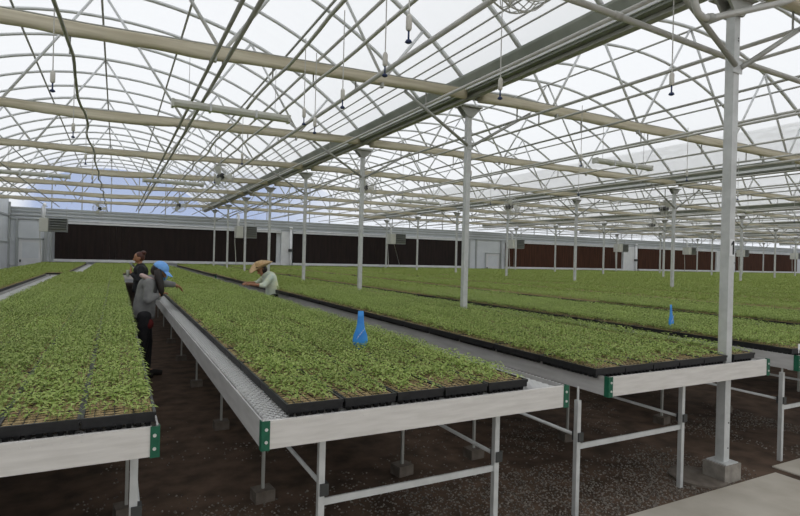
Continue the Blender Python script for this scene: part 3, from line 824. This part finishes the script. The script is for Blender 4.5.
# all the trays further off, as one mass
Q = []; MI = []
def boxes_q(x0, x1, y0, y1, z0, z1):
    P = lambda a, b, c: np.stack([a, b, c], 1)
    return [np.stack([P(x0,y0,z0),P(x1,y0,z0),P(x1,y0,z1),P(x0,y0,z1)],1), np.stack([P(x0,y1,z0),P(x0,y0,z0),P(x0,y0,z1),P(x0,y1,z1)],1),
            np.stack([P(x1,y0,z0),P(x1,y1,z0),P(x1,y1,z1),P(x1,y0,z1)],1), np.stack([P(x0,y0,z1),P(x1,y0,z1),P(x1,y1,z1),P(x0,y1,z1)],1)]
rest = np.array([[t[0], t[1], t[2]] for t in trays if id(t) not in nid and t[8]])
z = np.full(len(rest), ZM)
bx = boxes_q(rest[:,1], rest[:,1]+TW, rest[:,2], rest[:,2]+TL, z+.001, z+TH-.004); 
for a in bx: Q.append(a); MI.append(np.full(len(a), 1))
e = .014; x0, x1, y0, y1 = rest[:,1]+e, rest[:,1]+TW-e, rest[:,2]+e, rest[:,2]+TL-e; zz = z+TH-.001
Q.append(np.stack([np.stack([x0,y0,zz],1),np.stack([x1,y0,zz],1),np.stack([x1,y1,zz],1),np.stack([x0,y1,zz],1)],1)); MI.append(np.full(len(rest), 2))
for lo, hi, npl, ln in ((0, 12, 430, .044), (12, 20, 240, .056), (20, 100, 90, .085)):
    r = rest[(rest[:,0] >= lo) & (rest[:,0] < hi)]
    if not len(r): continue
    k = len(r)*npl
    bxx = np.repeat(r[:,1], npl) + rng.uniform(.01, TW-.01, k); byy = np.repeat(r[:,2], npl) + rng.uniform(.01, TL-.01, k)
    patch = np.sin(bxx*3.1+np.cos(byy*1.7)*2)*np.sin(byy*2.3)
    bzz = ZM + TH + rng.uniform(.012, .070, k) * (1 + .15*patch)
    az = rng.uniform(0, 2*PI, k); L = ln*rng.uniform(.6, 1.1, k); wd = L*.36; tl = rng.uniform(-.5, .6, k)
    dx, dy = np.cos(az), np.sin(az)
    P = lambda u, v, s: np.stack([bxx + dx*u - dy*v, byy + dy*u + dx*v, bzz + s], 1)
    q = np.stack([P(-L/2, 0*L, -tl*L/2), P(0*L, -wd/2, .006+0*L), P(L/2, 0*L, tl*L/2-.006), P(0*L, wd/2, .006+0*L)], 1)
    Q.append(q); MI.append(np.zeros(k))
me = quads_mesh('seedling_trays', np.concatenate(Q), ['leaf', 'black', 'soil'], np.concatenate(MI))
tag(link('seedling_trays', me), 'mass of black trays of green seedlings on the benches further back', 'seedling trays', kind='stuff')

# ------------------------------------------------------------------ blue markers, tag
def marker(x, y, lab, hw, hh, rot):
    t = thing('plastic_marker', lab, 'marker', (x, y, ZM+.05), 'blue plastic markers standing in the seedlings')
    t.rotation_euler = (0, 0, rot)
    prof = [(.08,0),(.55,.06),(.92,.18),(1.0,.28),(.90,.40),(.62,.54),(.46,.68),(.40,.84),(.36,1.0)]
    b = MB(); m = 18; vs = []; fs = []
    for a, zz in prof:
        for j in range(m):
            th = 2*PI*j/m; vs.append((a*hw*math.cos(th), a*hw*.22*math.sin(th) + .012*zz, zz*hh))
    for i in range(len(prof)-1):
        for j in range(m): fs.append((i*m+j, i*m+(j+1)%m, (i+1)*m+(j+1)%m, (i+1)*m+j))
    fs.append(tuple(range(m-1,-1,-1))); fs.append(tuple((len(prof)-1)*m+j for j in range(m)))
    b.add(vs, fs); part('sheet', b, 'blue', t, True)
    b = MB(); b.box(-.005, .005, .0, .01, -.05, .02*hh); part('stake', b, 'blue', t)
    b = MB()
    for i in range(5):
        a = -.45*hw + i*hw*.2; z0 = (.30+.05*i)*hh
        b.bar((a, -.22*hw-.001, z0), (a+.22*hw, -.17*hw-.001, z0+.09*hh), .003, .003)
    part('printed_line', b, 'print', t)
    return t
marker(1.66, 3.78, 'wide blue plastic marker standing in the trays of the centre bench', .058, .305, -.42)
marker(5.42, 3.86, 'narrow blue plastic marker seen edge-on, left of the column marked 1', .052, .275, .12)
t = thing('plant_tag', 'tiny white tag on the tray edge of the right edge bench', 'tag', (5.20, 2.50, ZM+TH))
part('tag_plate', MB().box(-.02, .02, -.004, -.002, 0, .05), 'white', t)
part('tag_stake', MB().box(-.004, .004, -.002, .002, -.03, .04), 'white', t)
PEOPLE_HERE = 1

# ------------------------------------------------------------------ people
def skin_mesh(name, verts, edges, root, sub=1):
    """verts: {key: (Vector, radius)}; grow one tapered surface over the joint graph"""
    keys = list(verts); idx = {k: i for i, k in enumerate(keys)}
    me = bpy.data.meshes.new(name); me.from_pydata([verts[k][0] for k in keys], [(idx[a], idx[b]) for a, b in edges], [])
    ob = bpy.data.objects.new(name, me); COL.objects.link(ob)
    md = ob.modifiers.new('skin', 'SKIN'); md.use_smooth_shade = True
    if not me.skin_vertices: me.attributes.new  # layer is made by the modifier
    lay = me.skin_vertices[0].data if me.skin_vertices else None
    if lay is None:
        bm = bmesh.new(); bm.from_mesh(me); ly = bm.verts.layers.skin.verify(); bm.to_mesh(me); bm.free(); lay = me.skin_vertices[0].data
    for k in keys:
        r = verts[k][1]; r = r if isinstance(r, tuple) else (r, r)
        lay[idx[k]].radius = r; lay[idx[k]].use_root = (k == root)
    sm = ob.modifiers.new('sub', 'SUBSURF'); sm.levels = sub; sm.render_levels = sub
    dg = bpy.context.evaluated_depsgraph_get(); dg.update()
    out = bpy.data.meshes.new_from_object(ob.evaluated_get(dg)); out.name = name
    bpy.data.objects.remove(ob); bpy.data.meshes.remove(me)
    return out
def cloth_skin(name, V, E, vox=.011):
    """a garment: rounded tapered limbs fused into one surface"""
    b = MB()
    for a, c in E:
        (p, r), (q, t) = V[a], V[c]; d = (q-p)
        b.tube([p + d*k for k in (0, .25, .5, .75, 1)], [r + (t-r)*k for k in (0, .25, .5, .75, 1)], 18)
    open_end = {'Lwrist', 'Rwrist', 'hem', 'col2', 'anL', 'anR'}
    for k, (p, r) in V.items():
        if k in open_end: continue
        vs = []; fs = []; n, m = 16, 9
        for i in range(m+1):
            ph = PI*i/m
            for j in range(n): vs.append(p + Vector((math.sin(ph)*math.cos(2*PI*j/n), math.sin(ph)*math.sin(2*PI*j/n), math.cos(ph)))*r)
        for i in range(m):
            for j in range(n): fs.append((i*n+j, (i+1)*n+j, (i+1)*n+(j+1)%n, i*n+(j+1)%n))
        b.add(vs, fs)
    me = bpy.data.meshes.new(name); me.from_pydata(b.v, [], b.f)
    ob = bpy.data.objects.new(name, me); COL.objects.link(ob)
    md = ob.modifiers.new('fuse', 'REMESH'); md.mode = 'VOXEL'; md.voxel_size = vox; md.use_smooth_shade = True
    sm = ob.modifiers.new('soft', 'SMOOTH'); sm.factor = .5; sm.iterations = 8
    dg = bpy.context.evaluated_depsgraph_get(); dg.update()
    out = bpy.data.meshes.new_from_object(ob.evaluated_get(dg)); out.name = name
    bpy.data.objects.remove(ob); bpy.data.meshes.remove(me)
    for v in out.vertices:                       # soft wrinkles
        q = noise.noise(Vector((v.co.x*14, v.co.y*14, v.co.z*22))); v.co += v.normal * (.004*q)
    return out
def head_bm(bm, ctr, fw, up, s=1.0):
    """skull, face, ears; material 0 skin, 1 eye, 2 lip"""
    fw = Vector(fw).normalized(); up = (Vector(up) - fw*fw.dot(Vector(up))).normalized(); lf = up.cross(fw)
    def put(co, mi, fn):
        t = bmesh.new(); bmesh.ops.create_uvsphere(t, u_segments=24, v_segments=16, radius=1)
        for v in t.verts:
            p = fn(v.co.copy()); v.co = ctr + (fw*p.x + lf*p.y + up*p.z)*s
        m = bpy.data.meshes.new('tmp'); t.to_mesh(m); t.free(); n0 = len(bm.faces); bm.from_mesh(m); bpy.data.meshes.remove(m)
        bm.faces.ensure_lookup_table()
        for f in bm.faces[n0:]: f.material_index = mi; f.smooth = True
    def skull(p):
        x, y, z = p
        wx, wy, wz = .093, .073, .115
        if z < 0:
            t = -z; wy *= 1 - .30*t*t; x = x*(1 - .12*t) + .12*t*(1 if x > 0 else -.2)*abs(x)
        q = Vector((x*wx, y*wy, z*wz))
        if x > .6 and abs(y) < .75:
            if .02 < z < .30: q.x -= .006*(1-abs(abs(y)-.4))     # eye sockets
            if z > .32: q.x += .002
        return q
    put(ctr, 0, skull)
    put(ctr, 0, lambda p: Vector((.092 + p.x*.020*(1.2-p.z*.6), p.y*(.013 - p.z*.004), -.020 + p.z*.028)))   # nose
    for sy in (-1, 1):
        put(ctr, 1, lambda p: Vector((.077 + p.x*.010, sy*.031 + p.y*.013, .012 + p.z*.007)))                  # eyes at half height
        put(ctr, 0, lambda p: Vector((.080 + p.x*.007, sy*.031 + p.y*.018, .030 + p.z*.005)))                  # brow
        put(ctr, 0, lambda p: Vector((-.005 + p.x*.018, sy*.074 + p.y*.009, -.005 + p.z*.030)))                # ears
    put(ctr, 2, lambda p: Vector((.080 + p.x*.010, p.y*.024, -.060 + p.z*.007)))                               # mouth
    put(ctr, 0, lambda p: Vector((.068 + p.x*.020, p.y*.026, -.092 + p.z*.016)))                               # chin
def add_hand(V, E, tag_, wrist, d, normal, curl=.35, k=1.0):
    d = Vector(d).normalized(); n = Vector(normal); n = (n - d*d.dot(n)).normalized(); s = d.cross(n)
    palm = tag_+'palm'; V[palm] = (wrist + d*.045*k, (.020*k, .020*k)); E.append((tag_+'wrist', palm))
    for i, (off, L) in enumerate(((-.030, .068), (-.010, .078), (.010, .072), (.028, .056))):
        b = wrist + d*.075*k + s*off*k; a = b + d*L*.5*k*math.cos(curl) - n*L*.5*k*math.sin(curl); t = a + d*L*.5*k*math.cos(curl*2) - n*L*.5*k*math.sin(curl*2)
        for nm, p, r in (('b', b, .0095), ('m', a, .0085), ('t', t, .0070)): V['%sf%d%s' % (tag_, i, nm)] = (p, r*k)
        E += [(palm, '%sf%db' % (tag_, i)), ('%sf%db' % (tag_, i), '%sf%dm' % (tag_, i)), ('%sf%dm' % (tag_, i), '%sf%dt' % (tag_, i))]
    b = wrist + d*.03*k - s*.026*k - n*.008; a = b + (d*.6 - s*.6 - n*.3).normalized()*.03*k; t = a + (d*.9 - s*.2 - n*.4).normalized()*.028*k
    for nm, p, r in (('b', b, .0105), ('m', a, .0095), ('t', t, .0075)): V['%sth%s' % (tag_, nm)] = (p, r*k)
    E += [(palm, tag_+'thb'), (tag_+'thb', tag_+'thm'), (tag_+'thm', tag_+'tht')]
def person(loc, lab, J, fw, headfw, headup, tops, legs, top_mat, leg_mat, sleeve=True, hood=None):
    """J: joints in local metres"""
    J = {k: Vector(v) for k, v in J.items()}
    R = dict(pelvis=.125, spine=.112, chest=.125, neck=.050, headc=.052, shL=.058, shR=.058, elL=.040, elR=.040, Lwrist=.027, Rwrist=.027,
             hipL=.085, hipR=.085, knL=.056, knR=.056, anL=.038, anR=.038, toL=.032, toR=.032)
    V = {k: (J[k], R[k]*.86 if k in ('pelvis','spine','chest','hipL','hipR') else R[k]) for k in R}
    E = [('pelvis','spine'),('spine','chest'),('chest','neck'),('neck','headc'),('chest','shL'),('chest','shR'),('shL','elL'),('elL','Lwrist'),('shR','elR'),('elR','Rwrist'),
         ('pelvis','hipL'),('pelvis','hipR'),('hipL','knL'),('knL','anL'),('anL','toL'),('hipR','knR'),('knR','anR'),('anR','toR')]
    V = {k: v for k, v in V.items()}
    for s in 'LR': add_hand(V, E, s, J[s+'wrist'], J['hd'+s] - J[s+'wrist'], Vector((0,0,1)) if abs((J['hd'+s]-J[s+'wrist']).normalized().z) < .8 else Vector(fw))
    me = skin_mesh('person', V, E, 'pelvis', 2)
    bm = bmesh.new(); bm.from_mesh(me)
    under = dict(pelvis=3, spine=3, chest=3, shL=3, shR=3, hipL=4, hipR=4, knL=4, knR=4, anL=4, anR=4, toL=4, toR=4)
    if sleeve: under.update(elL=3, elR=3)
    base = {k: J[k] for k in list(R) + ['head']}
    for f in bm.faces:                           # cloth where the garment covers the body
        c = f.calc_center_median(); k = min(base, key=lambda q: (base[q]-c).length)
        f.material_index = under.get(k, 3 if (k == 'neck' and (c-J['neck']).length > .066 and c.z < J['neck'].z+.01) else 0)
    head_bm(bm, J['head'], headfw, headup)
    bm.to_mesh(me); bm.free(); me.materials.clear()
    for m in ('skin', 'eye', 'lip', top_mat, leg_mat): me.materials.append(MT[m])
    root = tag(link('person', me, None, loc), lab, 'person')
    # top garment
    TV = {k: (J[k], R[k]*1.17 if k not in ('Lwrist','Rwrist','elL','elR') else R[k]*1.4) for k in ('pelvis','spine','chest','shL','shR','elL','elR','Lwrist','Rwrist')}
    TV['hem'] = (J['pelvis'] + (J['pelvis']-J['spine']).normalized()*.10, R['pelvis']*1.2)
    TV['col'] = (J['chest'] + (J['neck']-J['chest'])*.55, .105); TV['col2'] = (J['chest'] + (J['neck']-J['chest'])*1.08, .066)
    if not sleeve:
        for s in 'LR': TV[s+'wrist'] = (J['el'+s] + (J[s+'wrist']-J['el'+s])*.35, .045)
    me = cloth_skin(tops, TV, [('hem','pelvis'),('pelvis','spine'),('spine','chest'),('chest','col'),('col','col2'),('chest','shL'),('chest','shR'),('shL','elL'),('elL','Lwrist'),('shR','elR'),('elR','Rwrist')])
    me.materials.clear(); me.materials.append(MT[top_mat]); link(tops, me, root)
    LV = {k: (J[k], R[k]*1.16 if k != 'pelvis' else R[k]*1.02) for k in ('pelvis','hipL','hipR','knL','knR','anL','anR')}
    me = cloth_skin(legs, LV, [('pelvis','hipL'),('pelvis','hipR'),('hipL','knL'),('knL','anL'),('hipR','knR'),('knR','anR')])
    me.materials.clear(); me.materials.append(MT[leg_mat]); link(legs, me, root)
    for s in 'LR':
        a, t = J['an'+s], J['to'+s]; d = (t-a); d.z = 0; d = d.normalized(); b = MB(); q = Vector((a.x, a.y, 0)) - d*.05; e_ = Vector((a.x, a.y, 0)) + d*.19
        up = Vector((0,0,1)); b.tube([q+up*.045, q+d*.06+up*.05, q+d*.15+up*.042, e_+up*.033], [.043,.046,.044,.030], 10); b.tube([q+d*.05+up*.04, q+d*.05+up*.14], [.045,.047], 10)
        part('boot', b, 'boot', root, True)
    return root, J
def blob(name, parent, m, ctr, fw, up, dims, fn=None, seg=20):
    fw = Vector(fw).normalized(); up = (Vector(up) - fw*fw.dot(Vector(up))).normalized(); lf = up.cross(fw)
    t = bmesh.new(); bmesh.ops.create_uvsphere(t, u_segments=seg, v_segments=14, radius=1)
    for v in t.verts:
        p = v.co.copy()
        p = Vector((p.x*dims[0], p.y*dims[1], p.z*dims[2]))
        if fn: p = fn(p)
        v.co = Vector(ctr) + fw*p.x + lf*p.y + up*p.z
    for f in t.faces: f.smooth = True
    me = bpy.data.meshes.new(name); t.to_mesh(me); t.free(); me.materials.append(MT[m]); return link(name, me, parent)

def legs_joints(px, py, hz, fx, fy, spread=.085, step=.06):
    lx, ly = -fy, fx      # left of the facing direction
    d = {}
    for s, k in (('L', 1), ('R', -1)):
        d['hip'+s] = (px+lx*spread*k, py+ly*spread*k, hz-.07); st = step*k
        d['kn'+s] = (px+lx*spread*k+fx*(st*.5+.03), py+ly*spread*k+fy*(st*.5+.03), .47)
        d['an'+s] = (px+lx*spread*k+fx*st, py+ly*spread*k+fy*st, .075)
        d['to'+s] = (px+lx*spread*k+fx*(st+.14), py+ly*spread*k+fy*(st+.14), .035)
    return d
# 1: standing in the aisle, facing left, hands at the chest
J = dict(pelvis=(0,0,.93), spine=(0,0,1.10), chest=(.01,0,1.27), neck=(-.005,0,1.41), headc=(-.02,0,1.49), head=(-.035,0,1.545),
         shL=(.01,-.165,1.335), elL=(-.03,-.215,1.09), Lwrist=(-.17,-.11,1.22), hdL=(-.21,-.06,1.33),
         shR=(.01,.165,1.335), elR=(-.04,.21,1.10), Rwrist=(-.17,.10,1.23), hdR=(-.20,.05,1.34))
J.update(legs_joints(0, 0, .93, -1, 0, .08))
p1, J1 = person((.45, 12.5, 0), 'person in a black jacket with auburn hair tied up, standing and facing left', J, (-1,0,0), (-1,-.15,-.12), (0,0,1), 'jacket', 'trousers', 'jacket', 'trouser')
h = J1['head']
blob('hair', p1, 'hairred', h + Vector((.018,0,.018)), (-1,0,0), (0,0,1), (.098,.084,.115), lambda p: Vector((min(p.x, .058 + max(0,p.z)*.25), p.y, max(p.z, -.075) if p.x < 0 else p.z if p.z > .02 else p.z*.2+.016)))
blob('hair_bun', p1, 'hairred', h + Vector((.085,0,.105)), (-1,0,0), (0,0,1), (.055,.055,.05))
t = MB(); t.box(-.045, .045, -.04, .04, -.075, .075); cup = part('paper_cup', MB().lathe([(.024,-.09),(.034,.04),(.036,.045),(.030,.045)], 14), 'whitecloth', None, True, (.45-.232, 12.5-.0, 1.245))
tag(cup, 'small white cup held at the chest of the person in the black jacket', 'cup')
# 2: bending over the centre bench, reaching right
J = dict(pelvis=(-.06,0,.90), spine=(-.045,0,1.06), chest=(.0,.0,1.215), neck=(.065,-.005,1.335), headc=(.095,-.01,1.40), head=(.125,-.02,1.435),
         shL=(.04,.165,1.285), elL=(.20,.24,1.245), Lwrist=(.35,.28,1.225), hdL=(.44,.30,1.175),
         shR=(-.01,-.165,1.275), elR=(-.03,-.24,1.05), Rwrist=(.11,-.17,1.12), hdR=(.20,-.11,1.15))
J.update(legs_joints(-.06, 0, .90, 1, 0, .08))
p2, J2 = person((.40, 8.0, 0), 'person in a grey hoodie and light blue cap, reaching right over the seedlings', J, (1,0,0), (.8,-.35,-.55), (.45,-.1,.9), 'hoodie', 'trousers', 'grey', 'trouser')
h = J2['head']; fw = Vector((.8,-.35,-.55)).normalized(); up = Vector((.45,-.1,.9))
upn = (up - fw*fw.dot(up)).normalized()
blob('cap', p2, 'cap', h + upn*.035 - fw*.008, fw, up, (.108,.090,.095), lambda p: Vector((p.x, p.y, max(p.z, -.012))))
blob('cap_brim', p2, 'cap', h + upn*.038 + fw*.115, fw, up, (.075,.075,.008), lambda p: Vector((p.x, p.y, p.z - p.y*p.y*4 - max(0,p.x)*.25)))
blob('neck_flap', p2, 'cap', h + Vector((.055,.10,-.075)), (1,0,0), (0,0,1), (.055,.055,.065))
blob('hair', p2, 'hairdark', h + upn*-.005 - fw*.03, fw, up, (.085,.083,.10))
b = MB(); pts = [h + Vector(q) for q in ((-.03,-.075,.01),(-.02,-.10,-.08),(.0,-.125,-.17),(.015,-.145,-.27),(.015,-.145,-.34))]
b.tube(pts, [.045,.055,.050,.040,.016], 10); part('hair_lock', b, 'hairdark', p2, True)
b = MB(); c = J2['chest']; b.tube([c + Vector((.02+.085*math.cos(a)-.03, .115*math.sin(a), .115-.04*math.cos(a))) for a in np.linspace(0, 2*PI, 19)], .028, 9); part('hood', b, 'pink', p2, True)
blob('shirt_front', p2, 'whitecloth', J2['chest'] + Vector((.125,-.03,-.05)), (1,0,0), (0,0,1), (.05,.09,.13))
blob('waist_pouch', p2, 'red', J2['pelvis'] + Vector((.06,-.12,-.17)), (1,0,0), (0,0,1), (.06,.035,.07))
# 3: straw hat, bending left over the centre bench
J = dict(pelvis=(.14,.02,.90), spine=(.12,.01,1.05), chest=(.06,0,1.205), neck=(-.035,-.005,1.305), headc=(-.075,-.005,1.345), head=(-.105,-.01,1.385),
         shL=(.035,-.17,1.245), elL=(-.10,-.21,1.075), Lwrist=(-.33,-.13,1.095), hdL=(-.43,-.08,1.10),
         shR=(.045,.17,1.255), elR=(-.12,.20,1.10), Rwrist=(-.34,.10,1.11), hdR=(-.44,.04,1.11))
J.update(legs_joints(.14, .02, .90, -1, 0, .08, .02))
p3, J3 = person((2.665, 10.8, 0), 'person in a wide straw hat and pale shirt, bending left over the seedlings', J, (-1,0,0), (-.8,-.25,-.55), (-.45,0,.9), 'shirt', 'trousers', 'shirt', 'trouser', sleeve=False)
h = J3['head']
blob('hair', p3, 'hairdark', h + Vector((.03,0,.0)), (-1,0,-.4), (-.4,0,1), (.085,.082,.095))
b = MB()
b.lathe([(.088,.0),(.14,-.004),(.20,-.002),(.245,.008),(.247,.014),(.20,.006),(.14,.004),(.096,.012),(.092,.07),(.078,.112),(.045,.120),(.02,.112),(.001,.110)], 32)
hat = part('straw_hat', b, 'straw', p3, True)
for v in hat.data.vertices:
    r = math.hypot(v.co.x, v.co.y)
    if r > .12: v.co.z += .55*(r-.12)*(v.co.y/r)**2 - .35*(r-.12)*max(0, -v.co.x/r)
hat.location = h + Vector((-.012,0,.052)); hat.rotation_euler = (.10, -.42, 0)
b = MB(); b.lathe([(.097,.010),(.099,.012),(.096,.034),(.094,.036)], 28); bd = part('hat_band', b, 'band', hat, True)
part('belt', MB().lathe([(.145,0),(.150,.005),(.150,.035),(.145,.04)], 20), 'dark', p3, True, (.14,.02,.83))

# ------------------------------------------------------------------ render look
sc.view_settings.view_transform = 'Standard'; sc.view_settings.look = 'None'; sc.view_settings.gamma = 1
sc.view_settings.use_curve_mapping = False; sc.view_settings.exposure = 0.12
